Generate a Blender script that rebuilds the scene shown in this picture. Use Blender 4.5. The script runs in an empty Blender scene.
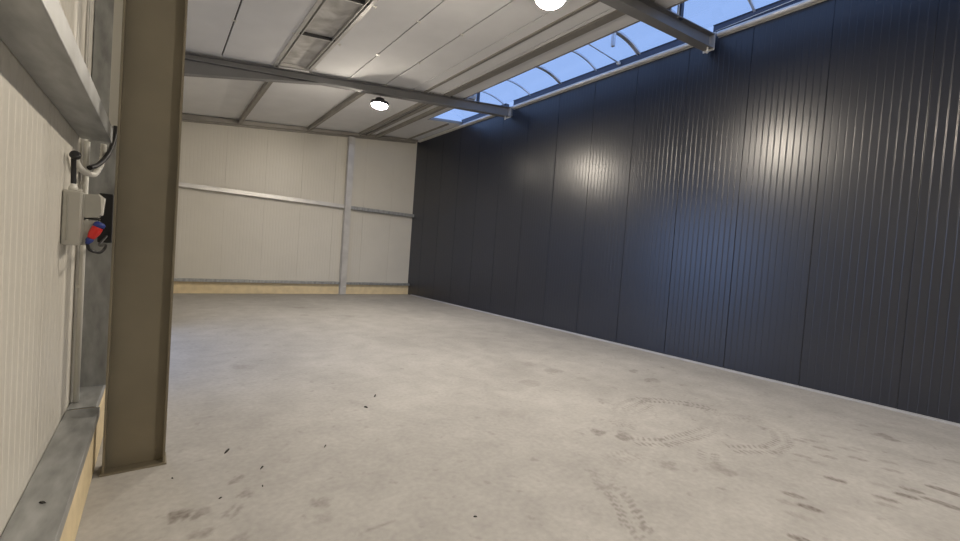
import bpy, math, random
import numpy as np
from mathutils import Vector, Matrix, Euler
random.seed(7)
SC = bpy.context.scene
COL = SC.collection
# ---------------------------------------------------------------- layout (metres)
XL, XR = -0.43, 7.69          # left wall, dark party wall
YF, YB = -7.05, 14.40         # front wall, back wall
FRAMES = (-1.70, 3.65, 9.00)  # portal frames
def ceil_z(x): return 4.71 + 0.150 * x      # liner panels between the frames
def deck_z(x): return 4.88 + 0.130 * x      # bare roof sheets in the far bay
def raf_bot(x): return 4.585 + 0.128 * x
def raf_top(x): return 4.695 + 0.148 * x
# ---------------------------------------------------------------- mesh helpers
class MB:
    def __init__(s): s.v = []; s.f = []; s.sm = []
    def poly(s, vs, fs, smooth=False):
        o = len(s.v); s.v += [tuple(p) for p in vs]
        for f in fs: s.f.append([o + i for i in f]); s.sm.append(smooth)
    def box(s, a, b):
        (x0, y0, z0), (x1, y1, z1) = a, b
        s.poly([(x0,y0,z0),(x1,y0,z0),(x1,y1,z0),(x0,y1,z0),(x0,y0,z1),(x1,y0,z1),(x1,y1,z1),(x0,y1,z1)],
               [(0,3,2,1),(4,5,6,7),(0,1,5,4),(1,2,6,5),(2,3,7,6),(3,0,4,7)])
    def hexa(s, lo, hi):      # lo, hi: four corners each, counter-clockwise seen from above
        s.poly(list(lo) + list(hi), [(0,3,2,1),(4,5,6,7),(0,1,5,4),(1,2,6,5),(2,3,7,6),(3,0,4,7)])
    def slab(s, x0, x1, y0, y1, zb, zt):   # box whose bottom and top follow functions of x
        s.hexa([(x0,y0,zb(x0)),(x1,y0,zb(x1)),(x1,y1,zb(x1)),(x0,y1,zb(x0))],
               [(x0,y0,zt(x0)),(x1,y0,zt(x1)),(x1,y1,zt(x1)),(x0,y1,zt(x0))])
    def extrude(s, prof, to3a, to3b, cap=True, smooth=False, closed=True):
        n = len(prof); a = [to3a(p) for p in prof]; b = [to3b(p) for p in prof]
        m = n if closed else n - 1
        s.poly(a + b, [(i, (i+1) % n, n + (i+1) % n, n + i) for i in range(m)], smooth)
        if cap and closed: s.poly(a + b, [tuple(range(n))[::-1], tuple(range(n, 2*n))])
    def tube(s, pts, r, n=10, cap=True):
        pts = [Vector(p) for p in pts]; rings = []
        up = Vector((0, 0, 1))
        t0 = (pts[1] - pts[0]).normalized()
        side = t0.cross(up) if abs(t0.z) < .95 else t0.cross(Vector((1, 0, 0)))
        side.normalize(); base = len(s.v)
        rr = r if hasattr(r, '__len__') else [r] * len(pts)
        for i, p in enumerate(pts):
            t = (pts[min(i+1, len(pts)-1)] - pts[max(i-1, 0)]).normalized()
            side = (side - t * side.dot(t)).normalized(); w = t.cross(side)
            for k in range(n):
                a = 2 * math.pi * k / n
                s.v.append(tuple(p + (side * math.cos(a) + w * math.sin(a)) * rr[i]))
        for i in range(len(pts) - 1):
            for k in range(n):
                k2 = (k + 1) % n
                s.f.append([base+i*n+k, base+i*n+k2, base+(i+1)*n+k2, base+(i+1)*n+k]); s.sm.append(True)
        if cap:
            s.f.append([base + k for k in range(n)][::-1]); s.sm.append(False)
            s.f.append([base + (len(pts)-1)*n + k for k in range(n)]); s.sm.append(False)
    def lathe(s, c, prof, n=28, axis=Vector((0,0,1)), smooth=True):   # prof: (radius, height) along axis
        c = Vector(c); axis = Vector(axis).normalized()
        u = axis.orthogonal().normalized(); w = axis.cross(u); base = len(s.v)
        for (r, h) in prof:
            for k in range(n):
                a = 2*math.pi*k/n
                s.v.append(tuple(c + axis*h + (u*math.cos(a) + w*math.sin(a))*r))
        for i in range(len(prof)-1):
            for k in range(n):
                k2 = (k+1) % n
                s.f.append([base+i*n+k, base+i*n+k2, base+(i+1)*n+k2, base+(i+1)*n+k]); s.sm.append(smooth)
        s.f.append([base+k for k in range(n)][::-1]); s.sm.append(False)
        s.f.append([base+(len(prof)-1)*n+k for k in range(n)]); s.sm.append(False)
    def build(s, name, mat, parent=None, bevel=0):
        me = bpy.data.meshes.new(name); me.from_pydata(s.v, [], s.f)
        me.polygons.foreach_set('use_smooth', s.sm); me.update()
        me.materials.append(mat)
        o = bpy.data.objects.new(name, me); COL.objects.link(o)
        if bevel:
            m = o.modifiers.new('edge', 'BEVEL'); m.width = bevel; m.segments = 2; m.limit_method = 'ANGLE'
        if parent is not None:
            o.parent = parent; o.matrix_parent_inverse = Matrix.Translation(-parent.location)
        return o
def tag(o, label, cat, group=None):
    o['label'] = label; o['category'] = cat; o['kind'] = 'thing'
    if group: o['group'] = group
    return o
def thing(name, label, cat, loc, group=None):
    o = bpy.data.objects.new(name, None); COL.objects.link(o); o.location = loc; o.empty_display_size = .1
    return tag(o, label, cat, group)
def struct(o): o['kind'] = 'structure'; return o
# ---------------------------------------------------------------- materials
def mat(name, col, rough=.5, metal=0., spec=.5, noise=0., nscale=6., nstretch=(1,1,1), bump=0., bscale=80., emit=None, rvar=0., coat=0., croughness=.1):
    m = bpy.data.materials.new(name); m.use_nodes = True; nt = m.node_tree
    b = nt.nodes['Principled BSDF']
    b.inputs['Base Color'].default_value = (*col, 1); b.inputs['Roughness'].default_value = rough
    b.inputs['Metallic'].default_value = metal; b.inputs['Specular IOR Level'].default_value = spec
    b.inputs['Coat Weight'].default_value = coat; b.inputs['Coat Roughness'].default_value = croughness
    if emit:
        b.inputs['Emission Color'].default_value = (*emit[0], 1); b.inputs['Emission Strength'].default_value = emit[1]
    if noise or bump or rvar:
        tc = nt.nodes.new('ShaderNodeTexCoord'); mp = nt.nodes.new('ShaderNodeMapping'); mp.inputs['Scale'].default_value = nstretch
        nt.links.new(tc.outputs['Object'], mp.inputs['Vector'])
        n = nt.nodes.new('ShaderNodeTexNoise'); n.inputs['Scale'].default_value = nscale; n.inputs['Detail'].default_value = 5
        nt.links.new(mp.outputs[0], n.inputs['Vector'])
        if noise:
            mr = nt.nodes.new('ShaderNodeMapRange'); mr.inputs['From Min'].default_value = .3; mr.inputs['From Max'].default_value = .7
            mr.inputs['To Min'].default_value = 1 - noise; mr.inputs['To Max'].default_value = 1 + noise
            nt.links.new(n.outputs['Fac'], mr.inputs['Value'])
            vm = nt.nodes.new('ShaderNodeVectorMath'); vm.operation = 'SCALE'; vm.inputs[0].default_value = col
            nt.links.new(mr.outputs[0], vm.inputs['Scale']); nt.links.new(vm.outputs[0], b.inputs['Base Color'])
        if rvar:
            r2 = nt.nodes.new('ShaderNodeMapRange'); r2.inputs['To Min'].default_value = rough - rvar; r2.inputs['To Max'].default_value = rough + rvar
            nt.links.new(n.outputs['Fac'], r2.inputs['Value']); nt.links.new(r2.outputs[0], b.inputs['Roughness'])
        if bump:
            n2 = nt.nodes.new('ShaderNodeTexNoise'); n2.inputs['Scale'].default_value = bscale
            nt.links.new(tc.outputs['Object'], n2.inputs['Vector'])
            bp = nt.nodes.new('ShaderNodeBump'); bp.inputs['Strength'].default_value = bump; bp.inputs['Distance'].default_value = .01
            nt.links.new(n2.outputs['Fac'], bp.inputs['Height']); nt.links.new(bp.outputs[0], b.inputs['Normal'])
    return m
M = {}
M['panel'] = mat('white_coated_panel', (.66, .635, .57), .38, noise=.02, nscale=1.5)
M['ceil'] = mat('white_ceiling_panel', (.78, .785, .80), .85, spec=.12, noise=.03, nscale=2)
M['dark'] = mat('anthracite_panel', (.010, .014, .027), .31, spec=.85, noise=.06, nscale=1.2, coat=0)
M['dark2'] = mat('anthracite_flashing', (.035, .045, .075), .45)
M['paint'] = mat('grey_painted_steel', (.205, .18, .13), .5, noise=.08, nscale=3, bump=.03, bscale=120)
M['paintr'] = mat('grey_painted_rafter', (.20, .20, .205), .45, noise=.06, nscale=3)
M['galv'] = mat('galvanised_steel', (.38, .39, .39), .42, metal=.55, noise=.28, nscale=5, nstretch=(3, .8, 1), rvar=.1)
M['galvw'] = mat('bright_galvanised_steel', (.64, .63, .61), .35, metal=.35, noise=.1, nscale=4)
M['purl'] = mat('purlin_steel', (.30, .285, .26), .45, metal=.3, noise=.08, nscale=4)
M['alu'] = mat('aluminium', (.62, .63, .65), .3, metal=.6)
M['plinth'] = mat('cream_plinth_board', (.76, .63, .40), .75, noise=.08, nscale=7, bump=.1, bscale=60)
M['white'] = mat('white_plastic', (.72, .71, .66), .4)
M['skirt'] = mat('white_edge_profile', (.42, .43, .46), .45, noise=.06, nscale=9)
M['boxg'] = mat('grey_plastic', (.36, .355, .32), .45)
M['boxg2'] = mat('light_grey_plastic', (.43, .42, .38), .4)
M['black'] = mat('black_plastic', (.012, .012, .014), .45)
M['red'] = mat('red_plastic', (.62, .02, .015), .35)
M['blue'] = mat('blue_plastic', (.02, .04, .22), .4)
M['gap'] = mat('dark_joint', (.03, .03, .032), .7)
M['chip'] = mat('dark_grit', (.03, .028, .025), .8, noise=.3, nscale=60)
M['lampb'] = mat('lamp_housing', (.05, .05, .055), .4, metal=.5)
M['lens'] = mat('lamp_lens', (.9, .9, .9), .4, emit=((1.0, .89, .74), 590.))
M['shell'] = mat('outer_sheet', (.3, .3, .3), .6)
def smudge_mat():
    m = bpy.data.materials.new('smudged_translucent_sheet'); m.use_nodes = True; nt = m.node_tree; b = nt.nodes['Principled BSDF']
    tc = nt.nodes.new('ShaderNodeTexCoord'); n = nt.nodes.new('ShaderNodeTexNoise'); n.inputs['Scale'].default_value = 2.2; n.inputs['Detail'].default_value = 3; n.inputs['Distortion'].default_value = 1.2
    nt.links.new(tc.outputs['Object'], n.inputs['Vector'])
    cr = nt.nodes.new('ShaderNodeValToRGB'); e = cr.color_ramp.elements
    e[0].position = .30; e[0].color = (.40, .385, .36, 1); e[1].position = .62; e[1].color = (.72, .71, .69, 1)
    nt.links.new(n.outputs['Fac'], cr.inputs['Fac']); nt.links.new(cr.outputs[0], b.inputs['Base Color'])
    b.inputs['Roughness'].default_value = .25
    return m
M['smudge'] = smudge_mat()
def glaze_mat():
    m = bpy.data.materials.new('clear_polycarbonate'); m.use_nodes = True; nt = m.node_tree; nt.nodes.clear()
    o = nt.nodes.new('ShaderNodeOutputMaterial'); t = nt.nodes.new('ShaderNodeBsdfTransparent'); t.inputs[0].default_value = (.97, .985, 1, 1)
    g = nt.nodes.new('ShaderNodeBsdfGlossy'); g.inputs['Roughness'].default_value = .08
    mx = nt.nodes.new('ShaderNodeMixShader'); mx.inputs[0].default_value = .04
    nt.links.new(t.outputs[0], mx.inputs[1]); nt.links.new(g.outputs[0], mx.inputs[2]); nt.links.new(mx.outputs[0], o.inputs[0])
    return m
M['glaze'] = glaze_mat()
def floor_mat():
    m = bpy.data.materials.new('trowelled_concrete'); m.use_nodes = True; nt = m.node_tree; b = nt.nodes['Principled BSDF']; L = nt.links.new
    tc = nt.nodes.new('ShaderNodeTexCoord')
    def noise(sc, det=5, dist=0., stretch=None):
        n = nt.nodes.new('ShaderNodeTexNoise'); n.inputs['Scale'].default_value = sc; n.inputs['Detail'].default_value = det; n.inputs['Distortion'].default_value = dist
        if stretch:
            mp = nt.nodes.new('ShaderNodeMapping'); mp.inputs['Scale'].default_value = stretch; L(tc.outputs['Object'], mp.inputs[0]); L(mp.outputs[0], n.inputs['Vector'])
        else: L(tc.outputs['Object'], n.inputs['Vector'])
        return n.outputs['Fac']
    def rng(v, a, b_, c, d):
        r = nt.nodes.new('ShaderNodeMapRange'); r.inputs['From Min'].default_value = a; r.inputs['From Max'].default_value = b_
        r.inputs['To Min'].default_value = c; r.inputs['To Max'].default_value = d; L(v, r.inputs['Value']); return r.outputs[0]
    def mul(a, b_):
        x = nt.nodes.new('ShaderNodeMath'); x.operation = 'MULTIPLY'; L(a, x.inputs[0])
        if isinstance(b_, float): x.inputs[1].default_value = b_
        else: L(b_, x.inputs[1])
        return x.outputs[0]
    cloud = rng(noise(.55, 4, .6), .35, .68, .91, 1.06)
    mott = rng(noise(3.2, 6, .4), .3, .7, .90, 1.07)
    fine = rng(noise(24, 8), .3, .7, .91, 1.07)
    streak = rng(noise(1.6, 4, .3, (1, .25, 1)), .3, .7, .95, 1.05)
    tot = mul(mul(cloud, mott), mul(fine, streak))
    spots = rng(noise(7.5, 4, .2), .63, .74, 0., .30)      # scattered faint smudges
    at = nt.nodes.new('ShaderNodeAttribute'); at.attribute_name = 'dirt'
    breakup = rng(noise(26, 3), .34, .62, .5, 1.0)
    dirt = mul(at.outputs['Fac'], breakup)
    ad = nt.nodes.new('ShaderNodeMath'); ad.operation = 'ADD'; ad.use_clamp = True; L(dirt, ad.inputs[0]); L(spots, ad.inputs[1])
    sc = nt.nodes.new('ShaderNodeVectorMath'); sc.operation = 'SCALE'; sc.inputs[0].default_value = (.40, .388, .372); L(tot, sc.inputs['Scale'])
    mx = nt.nodes.new('ShaderNodeMix'); mx.data_type = 'RGBA'
    L(ad.outputs[0], mx.inputs[0]); L(sc.outputs[0], mx.inputs[6]); mx.inputs[7].default_value = (.12, .10, .085, 1)
    L(mx.outputs[2], b.inputs['Base Color'])
    L(rng(noise(1.1, 4, .5), .3, .7, .50, .68), b.inputs['Roughness'])
    b.inputs['Specular IOR Level'].default_value = .35
    bp = nt.nodes.new('ShaderNodeBump'); bp.inputs['Strength'].default_value = .12; bp.inputs['Distance'].default_value = .004
    L(noise(60, 4), bp.inputs['Height']); L(bp.outputs[0], b.inputs['Normal'])
    return m
M['floor'] = floor_mat()
# ---------------------------------------------------------------- floor with its dirt marks
DASH= [(5.18, 1.25, 0.5), (5.29, 1.2, 0.5), (5.16, 1.07, 0.6), (4.97, 0.98, 0.5), (4.75, 1.12, 0.5), (4.71, 1.0, 0.3), (5.39, 0.92, 0.4), (5.51, 0.85, 0.3), (5.2, 0.81, 0.6), (4.46, 0.82, 1), (5.38, 0.64, 0.4), (5.17, 0.58, 0.5), (5.76, 0.44, 0.4), (6.04, 0.28, 0.4), (3.83, 0.93, 0.8), (3.73, 0.81, 1), (3.53, 0.82, 0.3), (3.66, 0.92, 0.3), (4.44, 0.51, 0.8), (4.83, 0.42, 0.8), (4.66, 0.43, 1), (4.77, 0.3, 0.8), (5.09, 0.3, 0.9), (4.32, 0.49, 0.4), (5.09, 0.2, 0.5), (4.44, 0.15, 1), (3.23, 0.72, 1), (4.7, 0.59, 0.3), (3.9, 0.65, 0.2), (5.62, 1.12, 0.3)]
TRACKS= [[(3.8, 2.41), (4.3, 2.73), (4.78, 2.77), (5.02, 2.6), (5.21, 2.39), (5.29, 2.18), (5.01, 1.97), (4.54, 1.86), (4.21, 1.88), (3.82, 1.94), (3.58, 2.1)], [(5.12, 2.01), (5.41, 1.81), (5.4, 1.63), (5.2, 1.43), (4.96, 1.32), (4.62, 1.33), (4.26, 1.55)], [(3.31, 1.95), (3.09, 1.99), (2.84, 1.88), (2.65, 1.74), (2.63, 1.62), (2.53, 1.48), (2.41, 1.34), (2.41, 1.26)], [(3.81, 2.33), (4.22, 2.56), (4.73, 2.63)], [(3.98, 1.61), (3.73, 1.48)]]
BLOTS= [(3.44, 2.4, 0.9, 0.1), (3.57, 2.22, 1, 0.12), (3.43, 1.68, 0.5, 0.1), (3.72, 1.38, 0.6, 0.13), (3.35, 1.9, 0.4, 0.05), (2.64, 1.75, 0.6, 0.05), (4.85, 2.72, 0.8, 0.08), (5.21, 1.59, 0.6, 0.07), (6.46, 1.0, 0.5, 0.06), (6.26, 0.78, 0.8, 0.12), (6.96, 0.81, 0.3, 0.1), (0.19, 2.84, 1, 0.09), (0.25, 2.62, 0.7, 0.07), (0.46, 3.08, 0.8, 0.05), (0.5, 3.12, 0.8, 0.04), (0.51, 2.89, 0.8, 0.06), (0.29, 2.83, 0.5, 0.06), (0.88, 2.58, 0.7, 0.07), (0.82, 2.42, 0.4, 0.08), (0.41, 2.46, 0.6, 0.06), (0.81, 3.23, 0.3, 0.05), (4.77, 4.12, 0.7, 0.14), (4.87, 3.7, 0.3, 0.12), (4.91, 3.23, 0.5, 0.08), (6.0, 3.6, 0.7, 0.12), (5.79, 3.17, 0.6, 0.14), (4.27, 2.95, 0.5, 0.08), (6.0, 2.84, 0.4, 0.08), (3.96, 3.87, 0.4, 0.14), (4.62, 4.6, 0.4, 0.12), (7.83, 3.14, 0.2, 0.1), (2.95, 11.19, 0.7, 0.22), (2.7, 10.01, 0.5, 0.15), (3.69, 9.61, 0.3, 0.2), (0.85, 5.91, 0.4, 0.2), (4.71, 4.17, 0.6, 0.15), (3.99, 3.85, 0.4, 0.13), (4.61, 4.59, 0.3, 0.15), (2.97, 3.19, 0.2, 0.2), (3.67, 4.88, 0.2, 0.1)]
STREAKS = [((.35, 2.70), (.44, 2.82)), ((.39, 2.66), (.48, 2.81)), ((.98, 2.19), (1.21, 2.17))]
def floor():
    xs = np.concatenate([[XL - .1], np.arange(0, 7.64, .02), [XR + .1]])
    ys = np.concatenate([[YF - .1], np.arange(.3, 7.6, .02), np.arange(7.7, 12.5, .1), [YB + .1]])
    X, Y = np.meshgrid(xs, ys, indexing='ij'); D = np.zeros_like(X)
    rs = np.random.RandomState(3)
    def ell(cx, cy, a, b, ang, st):
        dx, dy = X - cx, Y - cy; u = dx*math.cos(ang) + dy*math.sin(ang); v = -dx*math.sin(ang) + dy*math.cos(ang)
        e = (u/a)**2 + (v/b)**2
        np.maximum(D, st*np.clip(1.6*(1.25 - e), 0, 1), out=D)
    for x, y, s in DASH: ell(x, y, .078, .034, math.radians(-68), .85*s)
    for x, y, s, r in BLOTS:
        for k in range(5):
            ell(x + rs.uniform(-.6, .6)*r, y + rs.uniform(-.6, .6)*r, r*rs.uniform(.35, .8), r*rs.uniform(.25, .5), rs.uniform(0, 3.1), s*rs.uniform(.35, .75))
    for T in TRACKS:                                   # tyre prints: two rows of tread bars along the path
        P = [Vector((a, b)) for a, b in T]; acc = 0.
        for a, b in zip(P, P[1:]):
            d = (b - a); L = d.length; d.normalize(); nrm = Vector((-d.y, d.x)); t = 0.
            while t < L:
                p = a + d*t; s = .36 + .25*math.sin(p.x*3.1 + p.y*4.3)
                for off in (-.055, .055):
                    q = p + nrm*off; ell(q.x, q.y, .045, .013, math.atan2(nrm.y, nrm.x) + .35*(1 if off > 0 else -1), s)
                t += .055
    for a, b in STREAKS:
        cx, cy = (a[0]+b[0])/2, (a[1]+b[1])/2; L = math.hypot(b[0]-a[0], b[1]-a[1])
        ell(cx, cy, L/2, .014, math.atan2(b[1]-a[1], b[0]-a[0]), .4)
    nx, ny = X.shape; co = np.stack([X, Y, np.zeros_like(X)], -1).reshape(-1, 3)
    i = np.arange(nx*ny).reshape(nx, ny)
    q = np.stack([i[:-1, :-1], i[1:, :-1], i[1:, 1:], i[:-1, 1:]], -1).reshape(-1, 4)
    me = bpy.data.meshes.new('floor'); me.vertices.add(len(co)); me.vertices.foreach_set('co', co.ravel())
    me.loops.add(q.size); me.loops.foreach_set('vertex_index', q.ravel().astype(np.int32))
    me.polygons.add(len(q)); me.polygons.foreach_set('loop_start', np.arange(0, q.size, 4, dtype=np.int32))
    me.update(calc_edges=True)
    a = me.attributes.new('dirt', 'FLOAT', 'POINT'); a.data.foreach_set('value', D.ravel().astype(np.float32))
    me.materials.append(M['floor']); o = bpy.data.objects.new('floor', me); COL.objects.link(o); struct(o)
floor()
# ---------------------------------------------------------------- panel walls (micro-ribbed sandwich panels)
def rib_profile(u0, u1, joint0, pw, pitch, depth=.0021, width=.020, jd=.012, jw=.010):
    """(u, inset) samples: small rounded grooves plus a deep joint between panels"""
    P = [(u0, 0.)]; u = u0
    marks = []
    k = math.ceil((u0 - joint0)/pw) - 1
    while joint0 + k*pw < u1 + pw:
        j = joint0 + k*pw; marks.append((j, 'j'))
        n = int(round(pw/pitch))
        for i in range(1, n): marks.append((j + i*pw/n, 'r'))
        k += 1
    for c, t in marks:
        w = jw if t == 'j' else width
        if c - w < u0 + .002 or c + w > u1 - .002: continue
        if t == 'j': P += [(c - w, 0), (c - w*.5, .0015), (c - w*.38, jd), (c + w*.38, jd), (c + w*.5, .0015), (c + w, 0)]
        else:
            for i in range(9):
                a = i/8; P.append((c + (a - .5)*width, depth*.5*(1 - math.cos(2*math.pi*a))))
    P.append((u1, 0)); return P
def rib_wall(mb, prof, place, z0, z1):
    """place(u, inset) -> (x, y); z1 may be a function of (x, y)"""
    a, b = [], []
    for u, d in prof:
        x, y = place(u, d); a.append((x, y, z0)); b.append((x, y, z1(x) if callable(z1) else z1))
    n = len(a); mb.poly(a + b, [(i, i+1, n+i+1, n+i) for i in range(n-1)], False)
PW = 1.0575
# dark party wall
w = MB(); T = .12
rib_wall(w, rib_profile(YF, YB, .875, PW, .088, jw=.009), lambda u, d: (XR + d, u), 0, 5.87)
w.box((XR + .02, YF, 0), (XR + T, YB, 5.87)); 
w.poly([(XR, YF, 5.87), (XR + .03, YF, 5.87), (XR + .03, YB, 5.87), (XR, YB, 5.87)], [(0, 1, 2, 3)])
struct(w.build('wall_right', M['dark']))
w = MB(); w.box((XR - .03, YF, 0), (XR - .002, YB - .3, .012)); w.box((XR - .008, YF, .012), (XR - .002, YB - .3, .032))
struct(w.build('baseboard_right', M['skirt'], bevel=.002))
# back wall
w = MB()
rib_wall(w, rib_profile(XL, XR, .44, PW, .088), lambda u, d: (u, YB + d), .30, lambda x: deck_z(x) + .02)
w.slab(XL - .1, XR + .12, YB + .02, YB + .14, lambda x: 0, lambda x: deck_z(x) + .02)
struct(w.build('wall_back', M['panel']))
w = MB(); w.box((XL, YB - .07, 0), (XR - .004, YB + .018, .34)); struct(w.build('baseboard_back', M['plinth'], bevel=.006))
# left wall, with the roller door opening further down
DY0, DY1, DZ = 5.3, 8.85, 3.9
w = MB(); top = ceil_z(XL) + .16
def lw(u, d): return (XL - d, u)
rib_wall(w, rib_profile(YF, DY0, .80, PW, .088), lw, .36, top)
rib_wall(w, rib_profile(DY0, DY1, .80, PW, .088), lw, DZ, top)
rib_wall(w, rib_profile(DY1, YB, .80, PW, .088), lw, .36, top)
for a, b, z in ((YF, DY0, 0), (DY0, DY1, DZ), (DY1, YB, 0)): w.box((XL - .12, a, z), (XL - .02, b, top))
struct(w.build('wall_left', M['panel']))
w = MB()
for a, b in ((YF, DY0 - .06), (DY1 + .06, YB - .08)): w.box((XL + .001, a, 0), (XL + .157, b, .345))
struct(w.build('baseboard_left', M['plinth'], bevel=.006))
w = MB(); w.box((XL - .05, DY0 - .05, 0), (XL + .03, DY0, DZ)); w.box((XL - .05, DY1, 0), (XL + .03, DY1 + .05, DZ)); w.box((XL - .05, DY0 - .05, DZ), (XL + .03, DY1 + .05, DZ + .06))
d = struct(w.build('door_1', M['galv']))
w = MB(); w.tube([(XL + .17, DY0 - .04, DZ + .24), (XL + .17, DY1 + .04, DZ + .24)], .13, 20); w.build('rolled_curtain', M['galvw'], d)
# front wall behind the viewer
w = MB(); rib_wall(w, rib_profile(XL, XR, .44, PW, .088), lambda u, d: (u, YF - d), 0, lambda x: ceil_z(x) + .1)
w.slab(XL - .1, XR + .1, YF - .14, YF - .02, lambda x: 0, lambda x: ceil_z(x) + .1)
struct(w.build('wall_front', M['panel']))
# ---------------------------------------------------------------- ceiling: liner panels near, bare deck in the far bay
SKX = 6.03; SKX2 = 6.40; SKEND = 11.45
ceil = MB(); gap = .022
bays = [(YF, FRAMES[0] - .09), (FRAMES[0] - .09, FRAMES[1] - .09), (FRAMES[1] - .09, FRAMES[2] - .0)]
joints = [XL, .775, 1.64, 2.27, 3.055, 3.875, 4.57, 4.88, 5.30, SKX]
PANELS = list(zip(joints, joints[1:]))
for x0, x1 in PANELS:
    if abs(x0 - 1.64) < .01: continue                       # the flat rooflight strip
    ceil.slab(x0 + gap/2, x1 - gap/2, YF, 9.0, ceil_z, lambda x: ceil_z(x) + .05)
for (a, b) in ((XL - .1, SKX2), ):
    ceil.slab(a, b, 9.0, YB + .1, deck_z, lambda x: deck_z(x) + .06)
ceil.slab(SKX2, XR + .1, SKEND, YB + .1, deck_z, lambda x: deck_z(x) + .06)
C0 = struct(ceil.build('ceiling', M['ceil']))
bk = MB(); bk.slab(XL - .1, SKX, YF - .1, 9.0, lambda x: ceil_z(x) + .12, lambda x: ceil_z(x) + .18)
bk.build('joint_backing', M['gap'], C0)
for x, ys in ((.775, (7.33, 5.86, 4.4, 2.9)), (3.055, (8.95, 7.44, 5.94, 4.42)), (3.875, (8.9, 7.41, 5.96, 4.45)), (1.60, (8.86, 7.32, 5.86)), (2.31, (8.7, 7.35, 5.87))):
    for y in ys:
        c = MB(); c.slab(x - .035, x + .035, y - .012, y + .012, lambda q: ceil_z(q) - .012, ceil_z)
        c.slab(x + .012, x + .022, y - .006, y + .006, lambda q: ceil_z(q) - .035, ceil_z); c.build('joint_clip', M['white'], C0)
# thin metal joint profiles in the liner
for x in (.775, 3.055, 3.875, 4.57):
    c = MB(); c.slab(x - gap/2 + .003, x + gap/2 - .003, YF, 8.9, lambda q: ceil_z(q) + .03, lambda q: ceil_z(q) + .055); c.build('joint_strip', M['gap'], C0)
c = MB(); c.slab(4.86, 4.92, YF, 8.95, lambda q: ceil_z(q) - .03, lambda q: ceil_z(q) + .02); c.build('joint_strip', M['purl'], C0)
# flat rooflight in the liner ceiling
wf = MB()
for a, b in ((1.60, 1.66), (1.69, 1.705), (2.175, 2.19), (2.225, 2.285)):
    wf.slab(a, b, 2.6, 8.84, lambda q: ceil_z(q) - .012, lambda q: ceil_z(q) + .04)
wf.slab(1.60, 2.285, 8.80, 8.88, lambda q: ceil_z(q) - .012, lambda q: ceil_z(q) + .04)
W2 = struct(wf.build('window_2', M['galvw']))
g = MB(); g.slab(1.655, 2.23, 2.6, 8.82, lambda q: ceil_z(q) + .045, lambda q: ceil_z(q) + .055); g.build('pane', M['smudge'], W2)
for y in (7.31, 5.90, 4.45):
    b = MB(); b.slab(1.66, 2.225, y - .025, y + .012, lambda q: ceil_z(q) + .005, lambda q: ceil_z(q) + .045); b.build('crossbar', M['gap'], W2)
    b = MB(); b.slab(1.69, 2.20, y + .012, y + .030, lambda q: ceil_z(q) - .005, lambda q: ceil_z(q) + .03); b.build('crossbar', M['galvw'], W2)
# ---------------------------------------------------------------- barrel-vault rooflight along the dark wall
VX0, VX1, VZ, VS = 6.28, 7.70, 6.02, .15
VR = ((VX1 - VX0)**2/4 + VS*VS)/(2*VS); VCX = (VX0 + VX1)/2; VCZ = VZ + VS - VR; VA = math.asin((VX1 - VX0)/2/VR)
def arc(t, r=0.): a = -VA + 2*VA*t; return (VCX + (VR + r)*math.sin(a), VCZ + (VR + r)*math.cos(a))
def arc_strip(mb, y0, y1, r0, r1, n=20):
    A = [arc(i/n, r0) for i in range(n+1)]; B = [arc(i/n, r1) for i in range(n+1)]; ring = A + B[::-1]
    mb.extrude(ring, lambda p: (p[0], y0, p[1]), lambda p: (p[0], y1, p[1]), cap=False)
    m = len(ring)
    for y in (y0, y1):
        mb.poly([(p[0], y, p[1]) for p in ring], [(i, i+1, m-2-i, m-1-i) for i in range(n)])
cur = MB()
cur.slab(SKX, SKX + .03, YF, 9.0, lambda q: ceil_z(SKX), lambda q: 5.80)
cur.slab(SKX, VX0, YF, 9.0, lambda q: 5.80 + (q - SKX)*.88, lambda q: 5.83 + (q - SKX)*.88)
cur.slab(SKX2, SKX2 + .03, 9.0, SKEND, lambda q: deck_z(SKX2), lambda q: 6.04)
cur.slab(SKX2 + .03, XR, SKEND - .03, SKEND, lambda q: deck_z(q) + .01, lambda q: deck_z(q) + .085)
W1 = struct(cur.build('window_1', M['purl']))
g = MB(); arc_strip(g, YF, SKEND, .012, .018, 24); g.build('glazing', M['glaze'], W1)
g = MB(); g.slab(SKX2 + .03, XR, SKEND - .02, SKEND - .014, lambda q: deck_z(q) + .085, lambda q: 6.13); g.build('end_glazing', M['glaze'], W1)
ys = [5.12 + 1.0575*k for k in range(-11, 7)]
for y in ys:
    if y < YF + .1 or y > SKEND - .1: continue
    wide = abs(y - 5.12) < .1 or abs(y - 7.235) < .1
    r = MB()
    if wide: arc_strip(r, y - .05, y - .025, -.03, .01); arc_strip(r, y + .02, y + .035, -.03, .01); arc_strip(r, y - .025, y + .02, .0, .01)
    else: arc_strip(r, y - .018, y + .018, -.03, .01)
    r.build('glazing_bar', M['alu'], W1)
b = MB(); b.box((6.78, 5.09, 5.86), (6.84, 5.15, 6.13)); b.build('drop_bracket', M['alu'], W1)
b = MB(); b.tube([(6.2, 5.56, 6.0), (7.62, 5.56, 5.965)], .014, 8); b.build('opening_rod', M['alu'], W1)
b = MB(); b.box((7.60, 5.53, 5.935), (7.67, 5.59, 5.985)); b.build('rod_end', M['white'], W1)
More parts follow.
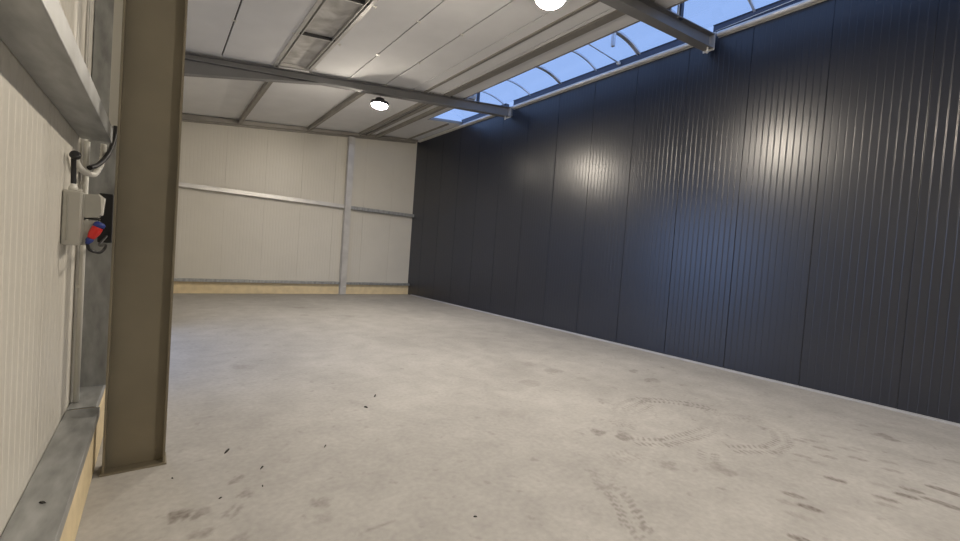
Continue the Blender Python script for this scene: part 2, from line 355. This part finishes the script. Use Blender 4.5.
# dark upstand above the rail, one length per bay
for i, (a, b_) in enumerate(((YF, FRAMES[0] - .12), (FRAMES[0] + .12, FRAMES[1] - .0), (FRAMES[1] + .25, FRAMES[2] - .06), (FRAMES[2] + .25, SKEND))):
    u = MB(); u.box((XR - .012, a, 5.872), (XR + .10, b_, 6.02)); u.box((XR - .03, a, 6.01), (XR + .10, b_, 6.022)); struct(u.build('trim_%d' % (i + 1), M['dark2']))
# ---------------------------------------------------------------- galvanised rail at the head of the dark wall
RAIL = (('light grey round-edged steel rail along the dark wall head, nearest length under the rooflight', FRAMES[0] + .1, FRAMES[1] - .10),
        ('light grey steel rail along the dark wall head, middle length between the two roof rafters', FRAMES[1] + .10, FRAMES[2] - .08),
        ('dull steel rail at the dark wall head, far length ending at the white back wall', FRAMES[2] + .10, YB - .2))
for lab, a, b_ in RAIL:
    r = MB(); R_ = .042; cx, cz = XR - .060, 5.815
    ring = [(cx + R_*math.cos(t)*(1.0), cz + R_*math.sin(t)) for t in [math.pi*2*k/16 for k in range(16)]]
    r.extrude(ring, lambda p: (p[0], a, p[1]), lambda p: (p[0], b_, p[1]), smooth=True)
    r.box((XR - .02, a, 5.77), (XR - .001, b_, 5.865)); tag(r.build('wall_rail', M['galvw']), lab, 'rail', 'rails at the head of the dark wall')
cb = MB(); cb.tube([(XR - .03, 3.60, 5.90), (XR - .03, 3.2, 5.915), (XR - .03, 2.2, 5.95), (XR - .03, 1.0, 5.97), (XR - .03, -1.5, 5.96)], .006, 6)
tag(cb.build('thin_cable', M['galvw']), 'thin pale cable running along the dark upstand above the nearest wall rail', 'cable')
# ---------------------------------------------------------------- steel frames
def ibeam_y(mb, y, x0, x1, zb, zt, fw=.085, tf=.014, tw=.005):   # rafter: runs in x
    mb.slab(x0, x1, y - fw, y + fw, zb, lambda q: zb(q) + tf)
    mb.slab(x0, x1, y - fw, y + fw, lambda q: zt(q) - tf, zt)
    mb.slab(x0, x1, y - tw, y + tw, lambda q: zb(q) + tf, lambda q: zt(q) - tf)
RL = {3.65: 'grey steel roof rafter above the big column, the nearer of the two in view',
      9.00: 'grey steel roof rafter with haunch across mid ceiling, lamp hanging at its middle',
      -1.70: 'grey steel roof rafter overhead behind the viewer'}
for y in FRAMES:
    t = thing('roof_rafter', RL[y], 'rafter', (.1, y, 4.6), 'steel roof rafters')
    r = MB(); ibeam_y(r, y, .106, 7.56, raf_bot, lambda q: raf_top(q) - .004); r.build('beam_profile', M['paintr'], t)
    h = MB(); hb = lambda q: 4.304 + .237*q
    h.slab(.106, 2.60, y - .075, y + .075, hb, lambda q: hb(q) + .012); h.slab(.106, 2.60, y - .005, y + .005, lambda q: hb(q) + .012, raf_bot)
    h.slab(.106, .118, y - .08, y + .08, hb, raf_bot)
    h.build('haunch', M['paintr'], t)
    e = MB(); e.box((7.56, y - .095, raf_bot(7.56) - .03), (7.575, y + .095, raf_top(7.56) + .02)); e.build('end_plate', M['galvw'], t)
    e = MB(); e.box((7.575, y - .05, 5.60), (XR - .004, y + .05, 5.62)); e.box((7.575, y - .06, 5.62), (7.66, y - .05, 5.78)); e.build('wall_bracket', M['galv'], t)
    e = MB(); e.tube([(7.42, y - .05, raf_bot(7.42) - .085), (7.42, y - .05, raf_bot(7.42))], .014, 8); e.lathe((7.42, y - .05, raf_bot(7.42) - .10), [(.022, 0), (.022, .02)], 6); e.build('hanging_bolt', M['white'], t)
    for dx, dy in ((5.10, -.05), (5.02, -.05), (5.62, -.05), (6.12, -.04)):     # cleats that carry the purlins
        e = MB(); e.slab(dx, dx + .035, y + dy - .02, y + dy + .02, lambda q: raf_top(q) - .01, lambda q: raf_top(q) + .09); e.build('cleat', M['purl'], t)
    if y != FRAMES[0]:
        e = MB(); e.box((6.42, y - .07, raf_top(6.42) - .02), (6.50, y - .03, 6.03)); e.build('rooflight_cleat', M['dark2'], t)
        e = MB(); e.box((6.34, y - .07, raf_top(6.34) - .02), (6.37, y - .05, 5.96)); e.build('rooflight_cleat', M['white'], t)
CLB = {3.65: 'large brown-grey steel column standing beside the left wall girt and socket box',
       9.00: 'brown-grey steel column under the far rafter, hidden behind the large column',
       -1.70: 'brown-grey steel column behind the viewer on the left wall'}
CW0, CW1 = -.228, .102
for y in FRAMES[1:]:
    t = thing('steel_column', CLB[y], 'column', ((CW0 + CW1)/2, y, 0), 'steel columns along the left wall')
    c = MB(); ztop = raf_top(0) - .03
    c.box((CW0, y - .078, .012), (CW0 + .013, y + .075, ztop)); c.box((CW1 - .013, y - .078, .012), (CW1, y + .075, ztop)); c.box((CW0 + .013, y - .006, .012), (CW1 - .013, y + .006, ztop))
    c.box((CW0 + .013, y - .07, 4.30), (CW1 - .013, y + .07, 4.315))
    c.build('column_profile', M['paint'], t)
    c = MB(); c.box((CW0 - .01, y - .09, 0), (CW1 + .01, y + .09, .012)); c.build('base_plate', M['paint'], t)
# wind post on the back wall
t = thing('wall_post', 'slim pale grey steel post on the white back wall, floor to roof', 'post', (5.11, 14.26, 0))
p = MB(); p.box((5.005, 14.19, .01), (5.215, 14.20, deck_z(5.1) - .16)); p.box((5.005, 14.32, .01), (5.215, 14.33, deck_z(5.1) - .16)); p.box((5.105, 14.20, .01), (5.115, 14.32, deck_z(5.1) - .16))
p.build('post_profile', M['galvw'], t)
p = MB(); p.box((4.98, 14.16, 0), (5.24, 14.335, .012)); p.build('base_plate', M['galv'], t)
p = MB(); p.box((5.06, 14.17, deck_z(5.1) - .40), (5.16, 14.19, deck_z(5.1) - .16)); p.build('head_cleat', M['galvw'], t)
# C-shaped girts
def cgirt(name, lab, x0, x1, z0, z1, y0, y1, lip=.02, m='galv', grp=None):    # runs in x, opens to the wall
    g = MB(); t_ = .004
    g.box((x0, y0, z0), (x1, y0 + t_, z1)); g.box((x0, y0 + t_, z0), (x1, y1, z0 + t_)); g.box((x0, y0 + t_, z1 - t_), (x1, y1, z1))
    return tag(g.build(name, M[m], bevel=.002), lab, 'girt', grp)
G = 'horizontal steel rails on the back wall'
cgirt('wall_girt', 'bright steel rail halfway up the back wall, long length left of the post', XL + .2, 5.00, 2.955, 3.075, 14.22, YB - .002, m='galvw', grp=G)
cgirt('wall_girt', 'dull steel rail halfway up the back wall, short length between post and dark wall', 5.22, XR - .01, 2.95, 3.06, 14.22, YB - .002, m='galv', grp=G)
cgirt('wall_girt', 'low grey steel rail on the cream plinth, long length left of the back post', XL + .2, 5.00, .345, .425, 14.22, YB - .002, m='galv', grp=G)
cgirt('wall_girt', 'low grey steel rail on the cream plinth, short length between post and dark wall', 5.22, XR - .01, .345, .425, 14.22, YB - .002, m='galv', grp=G)
g = MB(); g.slab(XL + .02, XR - .10, 14.16, 14.17, lambda q: 4.73 + .137*q, lambda q: 4.86 + .130*q); g.slab(XL + .02, XR - .10, 14.17, 14.30, lambda q: 4.73 + .137*q, lambda q: 4.738 + .137*q)
g.slab(XL + .02, XR - .10, 14.30, 14.395, lambda q: 4.70 + .137*q, lambda q: 4.83 + .131*q)
tag(g.build('eaves_girt', M['purl']), 'sloping brown-grey steel rail along the top of the back wall', 'girt')
# purlins in the far bay
PU = (('brown-grey purlin in the far bay, first one from the left', 1.735, .10),
      ('brown-grey purlin in the far bay, between the first purlin and the far lamp', 3.64, .10),
      ('thin grey purlin in the far bay, next right of the far lamp', 5.31, .06),
      ('slender grey purlin in the far bay, between the lamp-side purlin and the rooflight', 5.56, .05),
      ('wide grey purlin in the far bay, along the edge of the small blue rooflight', 5.93, .08))
for lab, x, dp in PU:
    u = MB(); dz = lambda q: deck_z(q) - .003
    u.slab(x - .008, x, 9.1, 14.15, lambda q: dz(q) - dp - .02, dz); u.slab(x, x + .07, 9.1, 14.15, lambda q: dz(x) - dp - .02, lambda q: dz(x) - dp - .012)
    u.slab(x + .066, x + .07, 9.1, 14.15, lambda q: dz(x) - dp - .02, lambda q: dz(x) - dp + .01)
    tag(u.build('roof_purlin', M['purl']), lab, 'purlin', 'purlins in the far bay')
u = MB(); u.slab(7.18, 7.23, 11.5, 14.15, lambda q: deck_z(q) - .05, lambda q: deck_z(q) - .002)
tag(u.build('edge_purlin', M['purl']), 'low grey purlin beside the dark wall, beyond the small blue rooflight', 'purlin', 'purlins in the far bay')
for lab, x, wd, PA, PB in (('shallow grey purlin beside the long rooflight, between the two roof rafters', 5.47, .17, 3.745, 8.9),
                 ('shallow grey purlin overhead on the near side of the nearer roof rafter', 5.47, .17, -1.6, 3.55)):
    u = MB(); u.slab(x - wd/2, x - wd/2 + .01, PA, PB, lambda q: ceil_z(q) - .035, lambda q: ceil_z(q) - .002); u.slab(x - wd/2, x + wd/2, PA, PB, lambda q: ceil_z(x) - .037, lambda q: ceil_z(x) - .030)
    u.slab(x + wd/2 - .006, x + wd/2, PA, PB, lambda q: ceil_z(x) - .037, lambda q: ceil_z(x) - .02)
    tag(u.build('roof_purlin', M['purl']), lab, 'purlin')
# ---------------------------------------------------------------- left wall steelwork
def cchan(name, lab, x0, x1, y0, y1, z0, z1, web='bottom', m='galv'):
    g = MB(); t_ = .004
    if web == 'bottom': g.box((x0, y0, z0), (x1, y1, z0 + t_)); g.box((x1 - t_, y0, z0 + t_), (x1, y1, z1)); g.box((x0, y0, z0 + t_), (x0 + t_, y1, z1)); g.box((x1 - .02, y0, z1 - t_), (x1 - t_, y1, z1))
    else: g.box((x0, y0, z1 - t_), (x1, y1, z1)); g.box((x1 - t_, y0, z0), (x1, y1, z1 - t_)); g.box((x0, y0, z0), (x0 + t_, y1, z1 - t_)); g.box((x1 - .02, y0, z0), (x1 - t_, y1, z0 + t_))
    return tag(g.build(name, M[m], bevel=.002), lab, 'girt')
cchan('wall_girt', 'large galvanised steel rail high on the left cream wall, above the socket box', XL + .003, -.268, YF + .1, 3.84, 2.196, 2.298)
cchan('wall_girt', 'low galvanised steel rail on the cream plinth under the left ribbed wall', XL + .003, -.262, YF + .1, 3.74, .346, .41, web='top')
cchan('wall_girt', 'short galvanised rail length behind the foot of the large column', XL + .003, -.282, 3.76, 5.6, .346, .41, web='top')
p = MB(); p.box((-.424, 4.262, .411), (-.27, 4.268, 4.66)); p.box((-.276, 4.268, .411), (-.27, 4.34, 4.66)); p.box((-.424, 4.268, .411), (-.418, 4.34, 4.66))
tag(p.build('wall_stud', M['galv']), 'dull galvanised upright channel between the cream panels and the large column', 'post')
p = MB(); p.box((XL + .002, 3.90, .411), (XL + .010, 3.925, 4.66)); p.box((XL + .002, 3.965, .411), (XL + .010, 3.985, 4.66))
struct(p.build('trim_5', M['galvw']))
# cable trunking and the cables that come out of it
c = MB(); c.box((-.296, 3.955, 2.34), (-.240, 4.0, 4.62)); c.box((-.299, 3.952, 2.34), (-.237, 3.955, 4.62))
tag(c.build('cable_trunking', M['white'], bevel=.004), 'pale vertical cable trunking beside the top of the large column', 'trunking')
def curve(P, n=8):
    P = [Vector(p) for p in P]; out = []
    for i in range(len(P) - 1):
        p0, p1, p2, p3 = P[max(i-1, 0)], P[i], P[i+1], P[min(i+2, len(P)-1)]
        for k in range(n):
            t = k/n; out.append(.5*((2*p1) + (-p0 + p2)*t + (2*p0 - 5*p1 + 4*p2 - p3)*t*t + (-p0 + 3*p1 - 3*p2 + p3)*t**3))
    out.append(P[-1]); return out
c = MB(); c.tube(curve([(-.262, 3.97, 2.36), (-.262, 3.96, 2.28), (-.285, 3.90, 2.14), (-.325, 3.80, 2.04), (-.362, 3.70, 1.995)]), .015, 10)
tag(c.build('power_cable', M['black']), 'thick black cable drooping from the trunking into the pale hose', 'cable')
c = MB(); P = curve([(-.315, 3.90, 2.19), (-.318, 3.89, 2.08), (-.345, 3.82, 1.975), (-.375, 3.68, 1.96), (-.395, 3.52, 1.98), (-.40, 3.40, 2.03)], 10)
c.tube(P, [.016 + .0025*(i % 2) for i in range(len(P))], 10)
tag(c.build('corrugated_hose', M['white']), 'pale corrugated hose curling behind the black gland above the socket box', 'hose')
c = MB(); c.tube([(-.398, 3.90, .412), (-.398, 3.90, 2.19)], .016, 12)
for z in (1.2, 1.9): c.box((-.422, 3.885, z), (-.398, 3.915, z + .02))
tag(c.build('conduit_pipe', M['white']), 'thin white conduit pipe running down the left wall behind the socket box', 'pipe')
c = MB(); c.box((-.352, 4.20, 1.51), (-.272, 4.259, 1.875))
tag(c.build('switch_box', M['black'], bevel=.006), 'flat black box on the galvanised upright behind the socket box', 'box')
# ---------------------------------------------------------------- socket box on the left wall
BX, BY = XL + .002, 3.29
t = thing('socket_box', 'grey plastic power socket box on the left wall with a red plug in it', 'socket box', (BX, BY, 1.50))
e = MB(); e.box((BX, BY, 1.503), (BX + .082, BY + .24, 1.815)); e.build('enclosure', M['boxg2'], t, bevel=.010)
e = MB(); e.box((BX + .020, BY - .006, 1.53), (BX + .026, BY + .002, 1.79)); e.box((BX + .078, BY + .01, 1.515), (BX + .090, BY + .23, 1.80)); e.build('cover', M['boxg'], t, bevel=.003)
def prism(mb, prof, y0, y1): mb.extrude(prof, lambda p: (p[0], y0, p[1]), lambda p: (p[0], y1, p[1]))
e = MB(); x0 = BX + .088
prism(e, [(x0, 1.665), (x0 + .062, 1.672), (x0 + .075, 1.70), (x0 + .070, 1.79), (x0 + .058, 1.806), (x0, 1.80)], BY + .015, BY + .11); e.build('socket', M['boxg'], t, bevel=.005)
e = MB(); prism(e, [(x0 + .058, 1.68), (x0 + .078, 1.69), (x0 + .086, 1.79), (x0 + .060, 1.812)], BY + .02, BY + .105); e.build('socket_cover', M['white'], t, bevel=.003)
e = MB(); prism(e, [(x0, 1.505), (x0 + .018, 1.510), (x0 + .072, 1.60), (x0 + .066, 1.652), (x0, 1.650)], BY + .015, BY + .11); e.build('socket', M['boxg'], t, bevel=.005)
e = MB(); e.box((BX + .02, BY + .03, 1.660), (BX + .155, BY + .10, 1.667)); e.build('seam', M['black'], t)
g_ = MB(); g_.lathe((BX + .036, BY + .06, 1.815), [(.021, 0), (.021, .02), (.015, .028), (.013, .04)], 12); g_.build('cable_gland', M['white'], t)
e = MB(); e.box((BX + .062, BY + .004, 1.815), (BX + .078, BY + .03, 1.826)); e.build('mounting_lug', M['white'], t)
# plug pushed into the lower socket, pointing down and out
t = thing('industrial_plug', 'red five-pin power plug with dark blue collar pushed into the socket box', 'plug', (BX + .16, BY + .05, 1.60))
ax = Vector((-.40, .0, -.92)).normalized()       # axis towards the cable end
o0 = Vector((BX + .160, BY - .005, 1.630))
e = MB(); e.lathe(o0 + ax*.012, [(.023, 0), (.026, .012), (.026, .040), (.020, .065), (.015, .080)], 20, ax); e.build('plug_body', M['red'], t)
e = MB(); e.lathe(o0, [(.014, -.016), (.027, -.006), (.027, .012), (.023, .016)], 20, ax); e.build('collar', M['blue'], t)
e = MB(); e.lathe(o0 + ax*.088, [(.017, 0), (.018, .014), (.012, .026), (.009, .036)], 16, ax); e.build('cable_nut', M['blue'], t)
c = MB(); q = o0 + ax*.122
c.tube(curve([q, q + Vector((.01, .01, -.035)), q + Vector((.045, .04, -.05)), q + Vector((.060, .10, -.04)), q + Vector((.065, .20, -.01)), (-.31, 3.85, 1.50), (-.30, 4.197, 1.56)]), .008, 8)
tag(c.build('plug_cable', M['black']), 'short black cable looping from the red plug to the flat black box', 'cable')
c = MB(); c.tube(curve([(BX + .036, BY + .06, 1.85), (BX + .035, BY + .06, 1.92), (BX + .034, BY + .05, 1.985), (BX + .036, BY + .05, 2.02)]), [.012]*8*3 + [.012], 10)
c.lathe((BX + .040, BY + .04, 2.012), [(.020, -.01), (.026, 0), (.024, .018), (.014, .022)], 14, (.3, -.8, .5))
tag(c.build('box_cable', M['black']), 'black cable with round end cap standing up out of the socket box', 'cable')
# ---------------------------------------------------------------- high-bay lamps
def lamp(lab, x, y, z):
    t = thing('high_bay_lamp', lab, 'lamp', (x, y, z), 'round warm lamps under the roof rafters')
    b = MB(); b.lathe((x, y, z), [(.186, -.032), (.196, -.034), (.20, 0), (.20, .03), (.16, .045), (.10, .05), (.095, .11), (.05, .12)], 32); b.build('housing', M['lampb'], t)
    b = MB(); b.lathe((x, y, z - .012), [(.05, -.098), (.10, -.088), (.145, -.066), (.172, -.036), (.178, -.02)], 32); b.build('lens', M['lens'], t)
    b = MB(); b.tube([(x, y, z + .12), (x, y, raf_bot(x))], .008, 8); b.build('hanging_rod', M['galv'], t)
lamp('glowing round lamp under the far rafter, in front of the white back wall', 3.83, 9.06, 4.89)
lamp('glowing round lamp at the top of the picture, under the nearer rafter', 3.66, 3.72, 4.83)
lamp('round lamp under the rafter behind the viewer', 3.72, -1.70, 4.83)
# ---------------------------------------------------------------- grit on the floor
CH = (('largest small dark chip, alone in the middle of the bare concrete floor', 1.74, 3.97, .017), ('thin dark sliver just beyond the middle floor chip', 1.96, 4.25, .015),
      ('tiny dark crumb close by the foot of the large column', .14, 3.33, .007), ('tiny dark crumb on the floor just short of the long dark sliver', .65, 3.20, .009),
      ('tiny dark crumb between the column sliver and the middle floor chip', 1.13, 3.32, .009), ('long thin dark sliver on the floor right of the large column', .48, 3.58, .014),
      ('tiny dark crumb beside the twin footprints near the column', .61, 2.95, .008), ('small dark crumb among the round floor stains near the column', .37, 2.93, .008),
      ('small dark crumb alone on the near floor, halfway to the tyre prints', 1.62, 1.96, .009))
def chip(name, lab, x, y, z, r):
    b = MB(); n = 9; rs = random.Random(int(x*1000)); lon = 3.2 if 'sliver' in lab else 1.5
    a0 = rs.uniform(.3, 2.8) if 'sliver' not in lab else 1.0; pr = []
    for k in range(n):
        a = 2*math.pi*k/n; q = r*rs.uniform(.7, 1.15); u, v = q*lon*math.cos(a), q*.6*math.sin(a)
        pr.append((u*math.cos(a0) - v*math.sin(a0), u*math.sin(a0) + v*math.cos(a0)))
    m_ = len(pr); lo = [(x + p[0], y + p[1], z) for p in pr]; hi = [(x + p[0]*.6, y + p[1]*.6, z + r*.7) for p in pr]
    b.poly(lo + hi, [(i, (i+1) % m_, m_ + (i+1) % m_, m_ + i) for i in range(m_)] + [tuple(range(m_))[::-1], tuple(range(m_, 2*m_))])
    tag(b.build(name, M['chip']), lab, 'grit', 'bits of grit on the concrete floor' if z < .1 else None)
for lab, x, y, r in CH: chip('grit_chip', lab, x, y, .0005, r)
chip('grit_chip', 'small dark flake lying on the low galvanised rail by the left wall', -.348, 2.506, .4105, .010)
# ---------------------------------------------------------------- world, portals, camera
W = bpy.data.worlds.new('dusk_sky'); SC.world = W; W.use_nodes = True; nt = W.node_tree; bg = nt.nodes['Background']
tc = nt.nodes.new('ShaderNodeTexCoord'); sp = nt.nodes.new('ShaderNodeSeparateXYZ'); cr = nt.nodes.new('ShaderNodeValToRGB')
nt.links.new(tc.outputs['Generated'], sp.inputs[0]); mr = nt.nodes.new('ShaderNodeMapRange'); mr.inputs['From Min'].default_value = -1; mr.inputs['From Max'].default_value = 1
nt.links.new(sp.outputs['Z'], mr.inputs['Value']); nt.links.new(mr.outputs[0], cr.inputs[0])
e = cr.color_ramp.elements; e[0].position = .48; e[0].color = (.10, .11, .14, 1); e[1].position = .505; e[1].color = (1.7, 2.5, 4.6, 1)
k = e.new(.58); k.color = (1.5, 2.3, 4.3, 1); k = e.new(.64); k.color = (.37, .54, .96, 1); k = e.new(1.); k.color = (.27, .46, .92, 1)
nt.links.new(cr.outputs[0], bg.inputs[0]); bg.inputs[1].default_value = 1.0
def portal(name, loc, rot, sx, sy):
    l = bpy.data.lights.new(name, 'AREA'); l.shape = 'RECTANGLE'; l.size = sx; l.size_y = sy; l.cycles.is_portal = True
    o = bpy.data.objects.new(name, l); COL.objects.link(o); o.location = loc; o.rotation_euler = rot; return o
portal('door_portal', (XL - .13, (DY0 + DY1)/2, DZ/2), (0, math.radians(-90), 0), DZ, DY1 - DY0)
portal('rooflight_portal', (6.99, (YF + SKEND)/2, 6.22), (0, 0, 0), 1.4, SKEND - YF)
cam = bpy.data.cameras.new('camera'); co = bpy.data.objects.new('camera', cam); COL.objects.link(co); SC.camera = co
yaw, pitch, roll = map(math.radians, (37.764, -1.735, 4.147))
fwd = Vector((math.sin(yaw)*math.cos(pitch), math.cos(yaw)*math.cos(pitch), math.sin(pitch))); right = Vector((math.cos(yaw), -math.sin(yaw), 0)); up = right.cross(fwd)
r2 = math.cos(roll)*right + math.sin(roll)*up; u2 = -math.sin(roll)*right + math.cos(roll)*up
co.matrix_world = Matrix(((r2.x, u2.x, -fwd.x, 0), (r2.y, u2.y, -fwd.y, 0), (r2.z, u2.z, -fwd.z, 1.6), (0, 0, 0, 1)))
cam.sensor_width = 36; cam.lens = 418.43/960*36; cam.clip_start = .02; cam.clip_end = 200
vs = SC.view_settings; vs.view_transform = 'Standard'; vs.look = 'None'; vs.gamma = 1; vs.exposure = 0.0
